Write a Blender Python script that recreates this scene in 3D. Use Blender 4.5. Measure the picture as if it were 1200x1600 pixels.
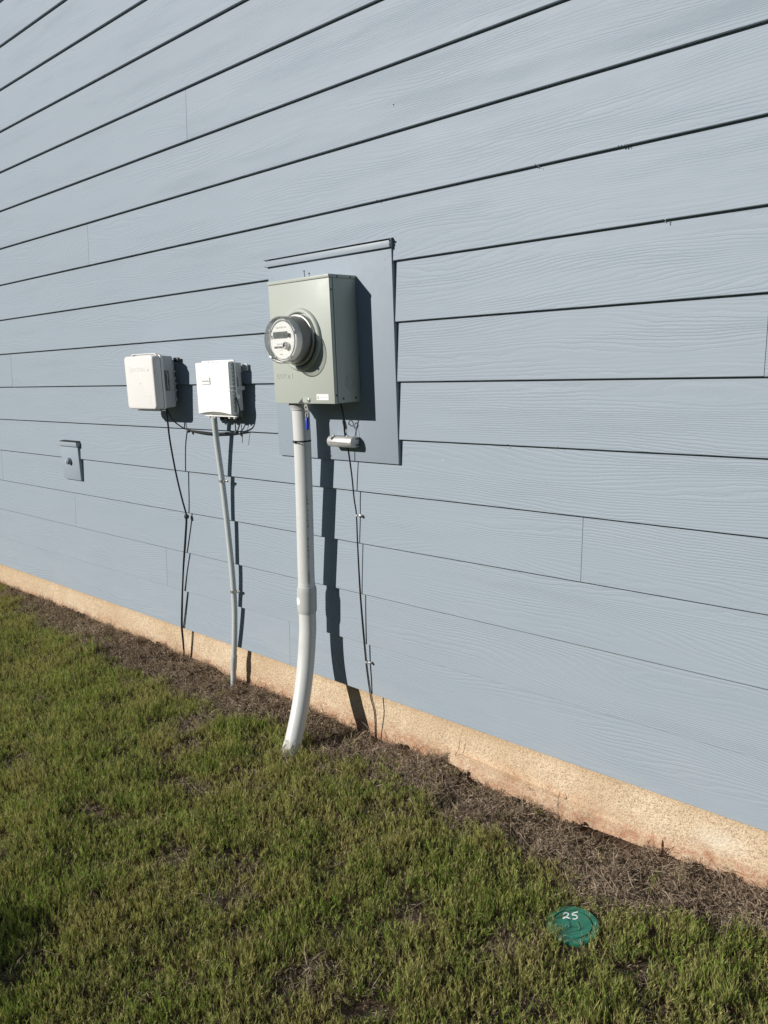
import bpy, bmesh, math, random
import numpy as np
from mathutils import Vector, Matrix, noise as mnoise
random.seed(7); rng = np.random.default_rng(7)
S = bpy.context.scene
C = S.collection
for o in list(bpy.data.objects): bpy.data.objects.remove(o)

# ------------------------------------------------------------------ camera
GZ = 2.235
cam_d = bpy.data.cameras.new('camera'); cam = bpy.data.objects.new('camera', cam_d); C.objects.link(cam); S.camera = cam
r = Vector((0.73979887, 0.67175001, -0.03807309)); u = Vector((-0.10041312, 0.1661839, 0.98096897)); f = Vector((-0.66529305, 0.72189669, -0.19039518))
M = Matrix((( r.x, u.x, -f.x, 0), (r.y, u.y, -f.y, 0), (r.z, u.z, -f.z, 0), (0, 0, 0, 1)))
M.translation = Vector((0, -2.08714, GZ-0.73678))
cam.matrix_world = M
cam_d.sensor_fit = 'VERTICAL'; cam_d.sensor_height = 36; cam_d.lens = 36*1224.33/1600
cam_d.clip_start = 0.02; cam_d.clip_end = 2000
# ------------------------------------------------------------------ light
SUN = Vector((-0.515, -1.0, 0.522)).normalized()
EL = math.asin(SUN.z); AZ = math.atan2(SUN.x, SUN.y)
w = bpy.data.worlds.new('World'); S.world = w; w.use_nodes = True
nt = w.node_tree; nt.nodes.clear()
sky = nt.nodes.new('ShaderNodeTexSky'); sky.sky_type = 'NISHITA'; sky.sun_disc = False
sky.sun_elevation = EL; sky.sun_rotation = AZ; sky.air_density = 1.0; sky.dust_density = 0.1; sky.ozone_density = 3.0; sky.altitude = 1200
bg = nt.nodes.new('ShaderNodeBackground'); bg.inputs[1].default_value = 0.05
out = nt.nodes.new('ShaderNodeOutputWorld'); nt.links.new(sky.outputs[0], bg.inputs[0]); nt.links.new(bg.outputs[0], out.inputs[0])
sd = bpy.data.lights.new('sun', 'SUN'); sd.energy = 4.6; sd.angle = math.radians(0.5); sd.color = (1.0, 0.955, 0.89)
so = bpy.data.objects.new('sun', sd); C.objects.link(so); so.location = (-5, -9, 6)
so.rotation_euler = SUN.to_track_quat('Z', 'Y').to_euler()
S.view_settings.view_transform = 'Standard'; S.view_settings.look = 'None'
S.view_settings.gamma = 1; S.view_settings.exposure = 0.1; S.view_settings.use_curve_mapping = False

# ------------------------------------------------------------------ node helpers
class NT:
    def __init__(s, name):
        s.m = bpy.data.materials.new(name); s.m.use_nodes = True; s.t = s.m.node_tree; s.t.nodes.clear()
    def n(s, typ, **kw):
        nd = s.t.nodes.new(typ)
        for k, v in kw.items(): setattr(nd, k, v)
        return nd
    def l(s, a, b): s.t.links.new(a, b)
    def setin(s, nd, i, v):
        if hasattr(v, 'is_output') or isinstance(v, bpy.types.NodeSocket): s.l(v, nd.inputs[i])
        else: nd.inputs[i].default_value = v
    def math(s, op, a, b=0.0, c=0.0, clamp=False):
        nd = s.n('ShaderNodeMath', operation=op, use_clamp=clamp)
        s.setin(nd, 0, a); s.setin(nd, 1, b); s.setin(nd, 2, c); return nd.outputs[0]
    def vmath(s, op, a, b):
        nd = s.n('ShaderNodeVectorMath', operation=op); s.setin(nd, 0, a); s.setin(nd, 1, b); return nd.outputs[0]
    def noise(s, vec, scale, detail=2.0, rough=0.5, col=False):
        nd = s.n('ShaderNodeTexNoise'); s.setin(nd, 'Vector', vec); nd.inputs['Scale'].default_value = scale
        nd.inputs['Detail'].default_value = detail; nd.inputs['Roughness'].default_value = rough
        return nd.outputs[1 if col else 0]
    def ramp(s, fac, stops):
        nd = s.n('ShaderNodeValToRGB'); s.setin(nd, 0, fac); e = nd.color_ramp.elements
        while len(e) < len(stops): e.new(0.5)
        for i, (p, c) in enumerate(stops):
            e[i].position = p; e[i].color = (c, c, c, 1) if not hasattr(c, '__len__') else (*c, 1)
        return nd.outputs[0]
    def mix(s, fac, a, b, blend='MIX'):
        nd = s.n('ShaderNodeMix', data_type='RGBA', blend_type=blend)
        s.setin(nd, 0, fac); s.setin(nd, 6, a if hasattr(a, 'links') else (*a, 1)); s.setin(nd, 7, b if hasattr(b, 'links') else (*b, 1)); return nd.outputs[2]
    def pos(s, kind='Object'): return s.n('ShaderNodeTexCoord').outputs[kind]
    def bump(s, h, strength=0.5, dist=0.001, normal=None):
        nd = s.n('ShaderNodeBump'); nd.inputs['Strength'].default_value = strength; nd.inputs['Distance'].default_value = dist
        s.l(h, nd.inputs['Height'])
        if normal is not None: s.l(normal, nd.inputs['Normal'])
        return nd.outputs[0]
    def pbsdf(s, base, rough=0.5, metal=0.0, normal=None, spec=0.5, coat=0.0):
        nd = s.n('ShaderNodeBsdfPrincipled'); s.setin(nd, 'Base Color', base if hasattr(base, 'links') else (*base, 1))
        s.setin(nd, 'Roughness', rough); s.setin(nd, 'Metallic', metal); nd.inputs['Specular IOR Level'].default_value = spec
        nd.inputs['Coat Weight'].default_value = coat
        if normal is not None: s.l(normal, nd.inputs['Normal'])
        o = s.n('ShaderNodeOutputMaterial'); s.l(nd.outputs[0], o.inputs[0]); return nd

def simple(name, col, rough=0.5, metal=0.0, var=0.08, grain=0.0, gscale=300, spec=0.5, dirt=None):
    t = NT(name); p = t.pos()
    n1 = t.noise(p, 9.0, 4.0, 0.6)
    c = t.mix(t.math('MULTIPLY', n1, 1.0), tuple(x*(1-var) for x in col), tuple(min(1, x*(1+var)) for x in col))
    if dirt:
        c = t.mix(t.math('MULTIPLY', t.ramp(t.noise(p, 22.0, 6.0, 0.7), [(0.56, 0.0), (0.75, 1.0)]), 0.45), c, dirt)
    rg = t.math('MULTIPLY_ADD', t.noise(p, 30.0, 3.0), 0.16, rough-0.08)
    nm = None
    if grain: nm = t.bump(t.noise(p, gscale, 2.0), grain, 0.0006)
    t.pbsdf(c, rg, metal, nm, spec); return t.m

# ------------------------------------------------------------------ materials
def siding_material():
    t = NT('painted_cedar_grain_siding')
    oi = t.n('ShaderNodeObjectInfo').outputs['Random']
    cb = t.n('ShaderNodeCombineXYZ'); t.l(t.math('MULTIPLY', oi, 61.7), cb.inputs[0]); t.l(t.math('MULTIPLY', oi, 23.1), cb.inputs[1]); t.l(t.math('MULTIPLY', oi, 37.3), cb.inputs[2])
    p0 = t.pos()
    p = t.vmath('ADD', p0, cb.outputs[0])
    sep = t.n('ShaderNodeSeparateXYZ'); t.l(p, sep.inputs[0])
    z = sep.outputs[2]
    # long, drawn out figure: contours of a stretched noise added to the height = cathedrals and straight grain
    pl = t.vmath('MULTIPLY', p, (0.85, 1.0, 7.5))
    n_big = t.noise(pl, 1.0, 1.0, 0.4)
    pm = t.vmath('MULTIPLY', p, (7.0, 1.0, 34.0))
    n_mid = t.noise(pm, 1.0, 2.0, 0.55)
    pf = t.vmath('MULTIPLY', p, (75.0, 1.0, 150.0))
    n_fine = t.noise(pf, 1.0, 2.0, 0.6)
    field = t.math('ADD', t.math('MULTIPLY', z, 92.0), t.math('MULTIPLY', n_big, 21.0))
    field = t.math('ADD', field, t.math('MULTIPLY', n_mid, 1.6))
    field = t.math('ADD', field, t.math('MULTIPLY', n_fine, 0.42))
    tri = t.math('PINGPONG', field, 0.5)                         # 0..0.5
    groove = t.ramp(t.math('MULTIPLY', tri, 2.0), [(0.0, 0.0), (0.30, 0.55), (0.75, 1.0)])
    # finer secondary straight lines
    f2 = t.math('ADD', t.math('MULTIPLY', z, 210.0), t.math('ADD', t.math('MULTIPLY', n_big, 40.0), t.math('MULTIPLY', n_mid, 3.2)))
    tri2 = t.math('MULTIPLY', t.math('PINGPONG', f2, 0.5), 0.7)
    # depth of relief varies: smooth places
    depth = t.ramp(t.noise(t.vmath('MULTIPLY', p, (1.6, 1.0, 12.0)), 1.0, 2.0), [(0.36, 0.18), (0.60, 1.0)])
    h = t.math('MULTIPLY', t.math('ADD', groove, tri2), depth)
    h = t.math('ADD', h, t.math('MULTIPLY', t.noise(p, 260.0, 2.0), 0.12))
    nm = t.bump(h, 0.6, 0.0011)
    wav = t.noise(t.vmath('MULTIPLY', p0, (0.7, 1.0, 1.2)), 1.0, 3.0)
    nm2 = t.bump(wav, 0.2, 0.006, nm)
    c = t.mix(t.noise(p, 2.2, 4.0, 0.6), (0.278, 0.330, 0.386), (0.305, 0.358, 0.412))
    c = t.mix(t.math('MULTIPLY', oi, 0.35), c, (0.280, 0.328, 0.375))
    # faint dust film low down and pale scuffs
    sp = t.n('ShaderNodeSeparateXYZ'); t.l(t.n('ShaderNodeNewGeometry').outputs['Position'], sp.inputs[0])
    low = t.ramp(t.math('MULTIPLY', sp.outputs[2], 1.0), [(0.18, 1.0), (0.75, 0.0)])
    dn = t.ramp(t.noise(t.vmath('MULTIPLY', p, (3.0, 1.0, 9.0)), 1.0, 5.0, 0.7), [(0.42, 0.0), (0.75, 1.0)])
    c = t.mix(t.math('MULTIPLY', t.math('MULTIPLY', low, dn), 0.22), c, (0.46, 0.45, 0.42))
    sc = t.ramp(t.noise(t.vmath('MULTIPLY', p, (16.0, 1.0, 90.0)), 1.0, 4.0, 0.75), [(0.69, 0.0), (0.76, 1.0)])
    sc2 = t.ramp(t.noise(t.vmath('MULTIPLY', p, (1.1, 1.0, 3.0)), 1.0, 2.0), [(0.55, 0.0), (0.64, 1.0)])
    c = t.mix(t.math('MULTIPLY', t.math('MULTIPLY', sc, sc2), 0.5), c, (0.6, 0.62, 0.63))
    t.pbsdf(c, t.math('MULTIPLY_ADD', n_mid, 0.15, 0.52), 0.0, nm2, 0.32)
    return t.m
M_SIDING = siding_material()
M_TRIM = simple('painted_smooth_trim', (0.290, 0.342, 0.396), 0.6, var=0.03, grain=0.12, gscale=90, spec=0.3)
M_TRIMPALE = simple('painted_metal_flashing', (0.305, 0.355, 0.405), 0.5, var=0.05)
M_DARK = simple('dark_building_paper', (0.02, 0.022, 0.025), 0.9)

def foundation_material():
    t = NT('tan_parged_foundation'); p = t.pos()
    sp = t.n('ShaderNodeSeparateXYZ'); t.l(p, sp.inputs[0]); z = sp.outputs[2]
    sand = t.noise(p, 210.0, 3.0, 0.7); sand2 = t.noise(p, 75.0, 4.0, 0.7); big = t.noise(p, 3.0, 5.0, 0.65)
    c = t.mix(t.ramp(big, [(0.35, 0.0), (0.65, 1.0)]), (0.60, 0.445, 0.285), (0.78, 0.635, 0.455))
    c = t.mix(t.ramp(sand, [(0.38, 1.0), (0.52, 0.0)]), c, (0.40, 0.285, 0.19))
    c = t.mix(t.math('MULTIPLY', t.ramp(sand2, [(0.55, 0.0), (0.75, 1.0)]), 0.6), c, (0.78, 0.66, 0.48))
    # clay splash along the soil line, ragged upper edge
    hgt = t.math('ADD', t.math('MULTIPLY', z, 12.0), t.math('MULTIPLY', t.math('SUBTRACT', t.noise(t.vmath('MULTIPLY', p, (9.0, 1.0, 16.0)), 1.0, 7.0, 0.75), 0.5), 3.0))
    stain = t.ramp(hgt, [(0.25, 1.0), (0.95, 0.0)])
    blot = t.ramp(t.noise(p, 34.0, 5.0, 0.75), [(0.40, 0.25), (0.6, 1.0)])
    c = t.mix(t.math('MULTIPLY', t.math('MULTIPLY', stain, blot), 0.75), c, (0.42, 0.19, 0.11))
    dv = t.n('ShaderNodeVectorMath', operation='LENGTH'); t.l(t.vmath('MULTIPLY', t.vmath('SUBTRACT', p, (-0.70, 0.04, 0.095)), (1.0, 1.0, 1.9)), dv.inputs[0])
    pale = t.ramp(t.math('MULTIPLY_ADD', t.noise(p, 30.0, 4.0), 0.05, dv.outputs['Value']), [(0.05, 1.0), (0.115, 0.0)])
    c = t.mix(t.math('MULTIPLY', pale, 0.55), c, (0.80, 0.72, 0.58))
    h = t.math('ADD', sand, t.math('ADD', t.math('MULTIPLY', sand2, 1.6), t.math('MULTIPLY', t.noise(p, 18.0, 3.0), 2.5)))
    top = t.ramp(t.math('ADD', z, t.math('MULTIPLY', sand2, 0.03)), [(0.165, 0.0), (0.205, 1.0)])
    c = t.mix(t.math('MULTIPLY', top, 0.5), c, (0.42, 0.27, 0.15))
    nm = t.bump(h, 0.9, 0.003)
    t.pbsdf(c, 0.95, 0.0, nm, 0.15); return t.m
M_FND = foundation_material()

def soil_material():
    t = NT('brown_soil_and_thatch'); p = t.pos()
    a = t.noise(p, 14.0, 6.0, 0.7); b = t.noise(p, 120.0, 4.0, 0.7)
    c = t.mix(a, (0.045, 0.030, 0.020), (0.10, 0.068, 0.045))
    c = t.mix(t.ramp(b, [(0.5, 0.0), (0.68, 1.0)]), c, (0.20, 0.145, 0.095))
    # far lawn beyond the built blades reads green
    sp = t.n('ShaderNodeSeparateXYZ'); t.l(p, sp.inputs[0])
    fy = t.ramp(t.math('MULTIPLY_ADD', sp.outputs[1], -0.1, 0.0), [(0.55, 0.0), (0.75, 1.0)])
    c = t.mix(fy, c, t.mix(t.noise(p, 1.3, 6.0, 0.7), (0.045, 0.065, 0.018), (0.085, 0.10, 0.035)))
    h = t.math('ADD', a, t.math('MULTIPLY', b, 0.4))
    t.pbsdf(c, 0.95, 0.0, t.bump(h, 1.0, 0.012), 0.2); return t.m
M_SOIL = soil_material()

def blade_material(name, base, cols, dry, trans=0.3):
    t = NT(name)
    tip = t.n('ShaderNodeAttribute', attribute_name='tip').outputs['Fac']
    rnd = t.n('ShaderNodeAttribute', attribute_name='rnd').outputs['Fac']
    oi = t.n('ShaderNodeObjectInfo').outputs['Random']
    geo = t.n('ShaderNodeNewGeometry').outputs['Position']
    patch = t.noise(geo, 2.2, 3.0, 0.6); patch2 = t.noise(geo, 9.0, 3.0, 0.6)
    green = t.ramp(rnd, [(0.0, cols[0]), (0.35, cols[1]), (0.7, cols[2]), (1.0, cols[3])])
    pf = t.math('ADD', t.math('MULTIPLY', patch, 0.7), t.math('ADD', t.math('MULTIPLY', patch2, 0.45), t.math('MULTIPLY', oi, 0.25)))
    dryf = t.ramp(pf, [(0.56, 0.0), (0.86, 1.0)])
    col = t.mix(t.math('MULTIPLY', dryf, 0.6), green, dry)
    # single straw blades
    col = t.mix(t.math('MULTIPLY', t.math('GREATER_THAN', t.math('FRACT', t.math('MULTIPLY', rnd, 37.0)), 0.80), 0.9), col, dry)
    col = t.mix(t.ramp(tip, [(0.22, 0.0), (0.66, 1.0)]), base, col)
    d = t.n('ShaderNodeBsdfPrincipled'); t.l(col, d.inputs['Base Color']); d.inputs['Roughness'].default_value = 0.55; d.inputs['Specular IOR Level'].default_value = 0.25
    tr = t.n('ShaderNodeBsdfTranslucent'); t.l(t.mix(1.0, col, (1.0, 1.15, 0.6), 'MULTIPLY'), tr.inputs[0])
    mx = t.n('ShaderNodeMixShader'); mx.inputs[0].default_value = trans; t.l(d.outputs[0], mx.inputs[1]); t.l(tr.outputs[0], mx.inputs[2])
    o = t.n('ShaderNodeOutputMaterial'); t.l(mx.outputs[0], o.inputs[0]); return t.m
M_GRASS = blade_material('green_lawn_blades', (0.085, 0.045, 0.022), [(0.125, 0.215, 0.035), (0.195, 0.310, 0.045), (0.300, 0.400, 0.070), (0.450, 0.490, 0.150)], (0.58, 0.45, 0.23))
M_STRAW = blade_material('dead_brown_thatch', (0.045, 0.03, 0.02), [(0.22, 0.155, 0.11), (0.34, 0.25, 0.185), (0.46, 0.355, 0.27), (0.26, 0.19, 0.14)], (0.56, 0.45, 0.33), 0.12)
M_SHRUB = blade_material('dark_shrub_leaves', (0.03, 0.05, 0.015), [(0.03, 0.06, 0.015), (0.04, 0.075, 0.02), (0.05, 0.09, 0.02), (0.06, 0.1, 0.03)], (0.07, 0.09, 0.03), 0.2)

M_METERBOX = simple('pale_green_grey_enamel', (0.43, 0.463, 0.415), 0.45, var=0.02, grain=0.08, gscale=260, spec=0.35)
M_METERBOX_SIDE = M_METERBOX
M_GALV = simple('galvanised_steel', (0.62, 0.62, 0.60), 0.38, 0.9, var=0.15)
M_ALU = simple('cast_aluminium', (0.62, 0.62, 0.60), 0.5, 0.55, var=0.2, grain=0.5, gscale=160, dirt=(0.2, 0.2, 0.2))
M_PVC = simple('pale_grey_pvc', (0.64, 0.648, 0.63), 0.38, var=0.03, dirt=(0.50, 0.49, 0.45))
M_PVC2 = simple('grey_pvc_fitting', (0.50, 0.51, 0.50), 0.42, var=0.03)
M_COND = simple('light_grey_conduit', (0.52, 0.55, 0.55), 0.4, var=0.04)
M_BEIGE = simple('warm_white_box_plastic', (0.765, 0.75, 0.725), 0.42, var=0.02, grain=0.1, gscale=400)
M_BEIGE2 = simple('grey_box_base_plastic', (0.50, 0.50, 0.51), 0.5, var=0.03)
M_WHITE = simple('white_textured_plastic', (0.86, 0.865, 0.83), 0.5, var=0.02, grain=0.5, gscale=700)
M_LGREY = simple('light_grey_plastic', (0.5, 0.51, 0.51), 0.5, var=0.04)
M_BLACK = simple('black_rubber_cable', (0.012, 0.012, 0.013), 0.45)
M_BLUE = simple('blue_plastic_seal', (0.012, 0.045, 0.52), 0.35)
M_LABEL = simple('white_paper_label', (0.85, 0.85, 0.83), 0.5, var=0.02)
M_INK = simple('dark_print', (0.05, 0.05, 0.055), 0.6)
M_INKG = simple('grey_print', (0.33, 0.34, 0.33), 0.6)
M_GREEN = simple('green_lid_plastic', (0.022, 0.18, 0.115), 0.3, var=0.15, grain=0.3, gscale=250, dirt=(0.12, 0.16, 0.11))
M_PAINT = simple('white_marker_paint', (0.85, 0.86, 0.84), 0.5)
M_LCD = simple('grey_lcd', (0.10, 0.125, 0.115), 0.15)
M_MBODY = simple('meter_dark_grey_body', (0.16, 0.165, 0.175), 0.45)
M_MFACE = simple('meter_face_plate', (0.86, 0.86, 0.84), 0.35, var=0.02)
M_TWIG = simple('brown_dry_stem', (0.14, 0.085, 0.055), 0.8)
def glass_material():
    t = NT('clear_polycarbonate')
    tr = t.n('ShaderNodeBsdfTransparent'); tr.inputs[0].default_value = (0.96, 0.965, 0.96, 1)
    gl = t.n('ShaderNodeBsdfGlossy'); gl.inputs['Roughness'].default_value = 0.04; gl.inputs[0].default_value = (1, 1, 1, 1)
    df = t.n('ShaderNodeBsdfDiffuse'); df.inputs[0].default_value = (0.8, 0.82, 0.8, 1)
    fr = t.n('ShaderNodeLayerWeight'); fr.inputs[0].default_value = 0.34
    m1 = t.n('ShaderNodeMixShader'); t.l(t.math('MULTIPLY_ADD', fr.outputs['Fresnel'], 0.85, 0.02, True), m1.inputs[0]); t.l(tr.outputs[0], m1.inputs[1]); t.l(gl.outputs[0], m1.inputs[2])
    m2 = t.n('ShaderNodeMixShader'); t.l(t.math('MULTIPLY_ADD', t.ramp(t.noise(t.pos(), 40.0, 4.0, 0.7), [(0.45, 0.0), (0.8, 1.0)]), 0.12, 0.045), m2.inputs[0])
    t.l(m1.outputs[0], m2.inputs[1]); t.l(df.outputs[0], m2.inputs[2])
    o = t.n('ShaderNodeOutputMaterial'); t.l(m2.outputs[0], o.inputs[0]); return t.m
M_GLASS = glass_material()

# ------------------------------------------------------------------ mesh helpers
def link(name, me, parent=None, mat=None):
    o = bpy.data.objects.new(name, me); C.objects.link(o)
    if mat and me is not None and not me.materials: me.materials.append(mat)
    if parent: o.parent = parent
    return o
def bm_obj(name, bm, mat, parent=None, smooth=False, off=None):
    """mesh object; off = parent's world position so that coordinates can be given in world space"""
    if parent is not None:
        pw = parent.get('_w'); pw = Vector(pw) if pw else Vector((0, 0, 0))
        bmesh.ops.translate(bm, verts=bm.verts, vec=-pw)
    me = bpy.data.meshes.new(name); bm.normal_update(); bm.to_mesh(me); bm.free()
    if smooth:
        for p in me.polygons: p.use_smooth = True
        me.set_sharp_from_angle(angle=math.radians(38))
    o = link(name, me, parent, mat)
    if parent is not None: o['_w'] = list(pw)
    return o
def thing(name, label, cat, loc, group=None):
    o = bpy.data.objects.new(name, None); C.objects.link(o); o.location = loc; o.empty_display_size = 0.05
    o['label'] = label; o['category'] = cat; o['_w'] = list(loc)
    if group: o['group'] = group
    return o
def tag(o, label=None, cat=None, group=None, kind=None):
    for k, v in (('label', label), ('category', cat), ('group', group), ('kind', kind)):
        if v: o[k] = v
    return o
def add_box(bm, x0, x1, y0, y1, z0, z1, bev=0.0, seg=2):
    vs = [bm.verts.new((x, y, z)) for x in (x0, x1) for y in (y0, y1) for z in (z0, z1)]
    fs = [(0, 1, 3, 2), (4, 6, 7, 5), (0, 4, 5, 1), (2, 3, 7, 6), (0, 2, 6, 4), (1, 5, 7, 3)]
    faces = [bm.faces.new([vs[i] for i in q]) for q in fs]
    bmesh.ops.recalc_face_normals(bm, faces=faces)
    if bev:
        es = list({e for q in faces for e in q.edges})
        bmesh.ops.bevel(bm, geom=es, offset=bev, segments=seg, affect='EDGES', profile=0.5)
def box(name, mat, parent, b, bev=0.0, seg=2, smooth=True):
    bm = bmesh.new(); add_box(bm, *b, bev=bev, seg=seg); return bm_obj(name, bm, mat, parent, smooth)
def rrect(w_, h_, rad, n=6):
    pts = []
    for cx, cz, a0 in ((w_/2-rad, h_/2-rad, 0), (-w_/2+rad, h_/2-rad, 90), (-w_/2+rad, -h_/2+rad, 180), (w_/2-rad, -h_/2+rad, 270)):
        for i in range(n+1):
            a = math.radians(a0+90*i/n); pts.append((cx+rad*math.cos(a), cz+rad*math.sin(a)))
    return pts
def loft(bm, rings, cap0=True, cap1=True):
    """rings: lists of 3-D points of the same count"""
    R = [[bm.verts.new(p) for p in ring] for ring in rings]; n = len(R[0]); fs = []
    for a, b in zip(R[:-1], R[1:]):
        for i in range(n): fs.append(bm.faces.new((a[i], a[(i+1) % n], b[(i+1) % n], b[i])))
    if cap0: fs.append(bm.faces.new(R[0][::-1]))
    if cap1: fs.append(bm.faces.new(R[-1]))
    bmesh.ops.recalc_face_normals(bm, faces=fs)
def lathe_y(bm, cx, cz, prof, n=64, cap0=True, cap1=True):
    """profile (radius, y) turned round an axis along y"""
    loft(bm, [[(cx+rr*math.cos(2*math.pi*i/n), y, cz+rr*math.sin(2*math.pi*i/n)) for i in range(n)] for rr, y in prof], cap0, cap1)
def lathe_x(bm, x_prof, cy, cz, n=32):
    loft(bm, [[(x, cy+rr*math.cos(2*math.pi*i/n), cz+rr*math.sin(2*math.pi*i/n)) for i in range(n)] for rr, x in x_prof])
def lathe_z(bm, cx, cy, prof, n=48, cap0=True, cap1=True):
    loft(bm, [[(cx+rr*math.cos(2*math.pi*i/n), cy+rr*math.sin(2*math.pi*i/n), z) for i in range(n)] for rr, z in prof], cap0, cap1)
def smooth_path(pts, sub=6):
    P = [Vector(p) for p in pts]; P = [2*P[0]-P[1]] + P + [2*P[-1]-P[-2]]; o = []
    for i in range(1, len(P)-2):
        for k in range(sub):
            t = k/sub; a, b, c, d = P[i-1:i+3]
            o.append(0.5*((2*b)+(-a+c)*t+(2*a-5*b+4*c-d)*t*t+(-a+3*b-3*c+d)*t**3))
    o.append(P[-2]); return o
def tube(bm, pts, rad, n=12, cap=True):
    """rad: number or list"""
    pts = [Vector(p) for p in pts]; rings = []
    t0 = (pts[1]-pts[0]).normalized(); a = t0.orthogonal().normalized()
    for i, p in enumerate(pts):
        t = (pts[min(i+1, len(pts)-1)]-pts[max(i-1, 0)]).normalized()
        a = (a-t*a.dot(t)).normalized(); b = t.cross(a); rr = rad[i] if hasattr(rad, '__len__') else rad
        rings.append([p+a*rr*math.cos(2*math.pi*k/n)+b*rr*math.sin(2*math.pi*k/n) for k in range(n)])
    loft(bm, rings, cap, cap)
def tube_obj(name, mat, parent, pts, rad, n=12, sub=6):
    bm = bmesh.new(); tube(bm, smooth_path(pts, sub) if sub else pts, rad, n); return bm_obj(name, bm, mat, parent, True)
def text_obj(name, s, mat, parent, loc, size, extrude=0.0004, rot=(math.pi/2, 0, 0), xs=1.0, shear=0.0, bev=0.0, bold=0.0):
    """flat print or raised lettering, turned into a mesh; loc = world position of its middle"""
    cu = bpy.data.curves.new('lettering', 'FONT'); cu.body = s; cu.size = size; cu.extrude = extrude; cu.align_x = 'CENTER'; cu.align_y = 'CENTER'
    cu.shear = shear; cu.bevel_depth = bev; cu.offset = bold; cu.resolution_u = 3
    tmp = bpy.data.objects.new('lettering', cu)
    me = bpy.data.meshes.new_from_object(tmp); bpy.data.objects.remove(tmp); bpy.data.curves.remove(cu)
    mm = Matrix.Translation(Vector(loc)) @ (Matrix.Rotation(rot[2], 4, 'Z') @ Matrix.Rotation(rot[1], 4, 'Y') @ Matrix.Rotation(rot[0], 4, 'X')) @ Matrix.Diagonal((xs, 1, 1, 1))
    me.transform(mm)
    pw = Vector(parent['_w']) if parent is not None else Vector((0, 0, 0)); me.transform(Matrix.Translation(-pw))
    me.materials.clear(); me.materials.append(mat); me.name = name
    o = link(name, me, parent)
    if parent is not None: o['_w'] = list(pw)
    return o

# ------------------------------------------------------------------ ground
def sstep(a, b, x):
    t = min(1, max(0, (x-a)/(b-a))); return t*t*(3-2*t)   # a > b gives the falling step
def wall_h(x):
    pts = [(-9, .03), (-5.7, .028), (-3.35, .02), (-2.6, .0), (-2.0, -.012), (-1.85, -.01), (-1.68, .028), (-1.60, .025), (-1.5, -.012), (-1.0, -.014), (-.5, -.004), (3, 0)]
    for (a, ha), (b, hb) in zip(pts[:-1], pts[1:]):
        if a <= x <= b: return ha+(hb-ha)*sstep(a, b, x)
    return 0.0
def gh(x, y):
    n = mnoise.noise(Vector((x*3.1, y*3.1, 1.7)))*0.012 + mnoise.noise(Vector((x*11, y*11, 4.2)))*0.007
    k = 1-sstep(0.0, 0.45, -y)
    n += (mnoise.noise(Vector((x*13, y*13, 7.7)))*.016+mnoise.noise(Vector((x*27, y*27, 2.7)))*.009)*(1-sstep(.12, .40, -y))
    near = 1.0 if (abs(x) < 12 and abs(y) < 8) else 0.0
    return (n+wall_h(x)*k)*near + 0.010*math.exp(-((x+1.75)**2/0.02+(y+0.12)**2/0.01))
def bare_f(x, y):
    """0 = lawn, 1 = dead thatch; read off the photograph's boundary"""
    pts = [(-9, -.08), (-5.6, -.08), (-5.0, -.17), (-4.3, -.20), (-3.6, -.23), (-3.1, -.22), (-2.75, -.23), (-2.45, -.18), (-2.1, -.22), (-1.9, -.22), (-1.66, -.22), (-1.4, -.26), (-1.18, -.30), (-.95, -.33), (-.75, -.26), (-.5, -.17), (0.2, -.2), (3, -.2)]
    b = -.2
    for (a, ha), (c, hc) in zip(pts[:-1], pts[1:]):
        if a <= x <= c: b = ha+(hc-ha)*(x-a)/(c-a)
    n = mnoise.noise(Vector((x*5, y*5, 9.1)))*0.13+mnoise.noise(Vector((x*17, y*17, 3.3)))*0.09
    e = sstep(-0.07, 0.06, y-(b+n))*(.93 if y < -.05 else .985)
    # bare line in the lawn running out from the conduits, and thin spots
    for (cx, cy, ax, ay, rr, s) in ((-2.72, -.38, .10, .10, .07, .9), (-2.55, -.50, .05, .1, .05, .75), (-2.25, -.66, .05, .08, .045, .55), (-1.98, -.92, .06, .06, .05, .75), (-1.72, -.98, .05, .05, .05, .6), (-1.30, -1.02, .08, .08, .06, .6), (-3.35, -.34, .1, .05, .05, .6), (-3.9, -.45, .1, .05, .05, .4), (-2.16, -.33, .06, .04, .035, .9)):
        d = math.hypot((x-cx), (y-cy))+0.5*n
        e = max(e, s*(1-sstep(rr*.6, rr*1.7, d)))
    return e
xs = np.concatenate([[-200, -80, -40, -22, -14], np.arange(-10, 2.6, .045), [4, 7, 12, 24, 45, 90, 200]])
ys = np.concatenate([[-200, -80, -40, -20, -12, -8, -6], np.arange(-4.5, .16, .045), [.5, 3, 10, 40, 120, 200]])
V = [(float(x), float(y), gh(x, y)) for y in ys for x in xs]; nx = len(xs)
Fc = [(j*nx+i, j*nx+i+1, (j+1)*nx+i+1, (j+1)*nx+i) for j in range(len(ys)-1) for i in range(nx-1)]
me = bpy.data.meshes.new('ground'); me.from_pydata(V, [], Fc)
for p in me.polygons: p.use_smooth = True
tag(link('ground', me, None, M_SOIL), kind='structure', label='brown soil under the lawn and dead thatch along the house')

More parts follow.
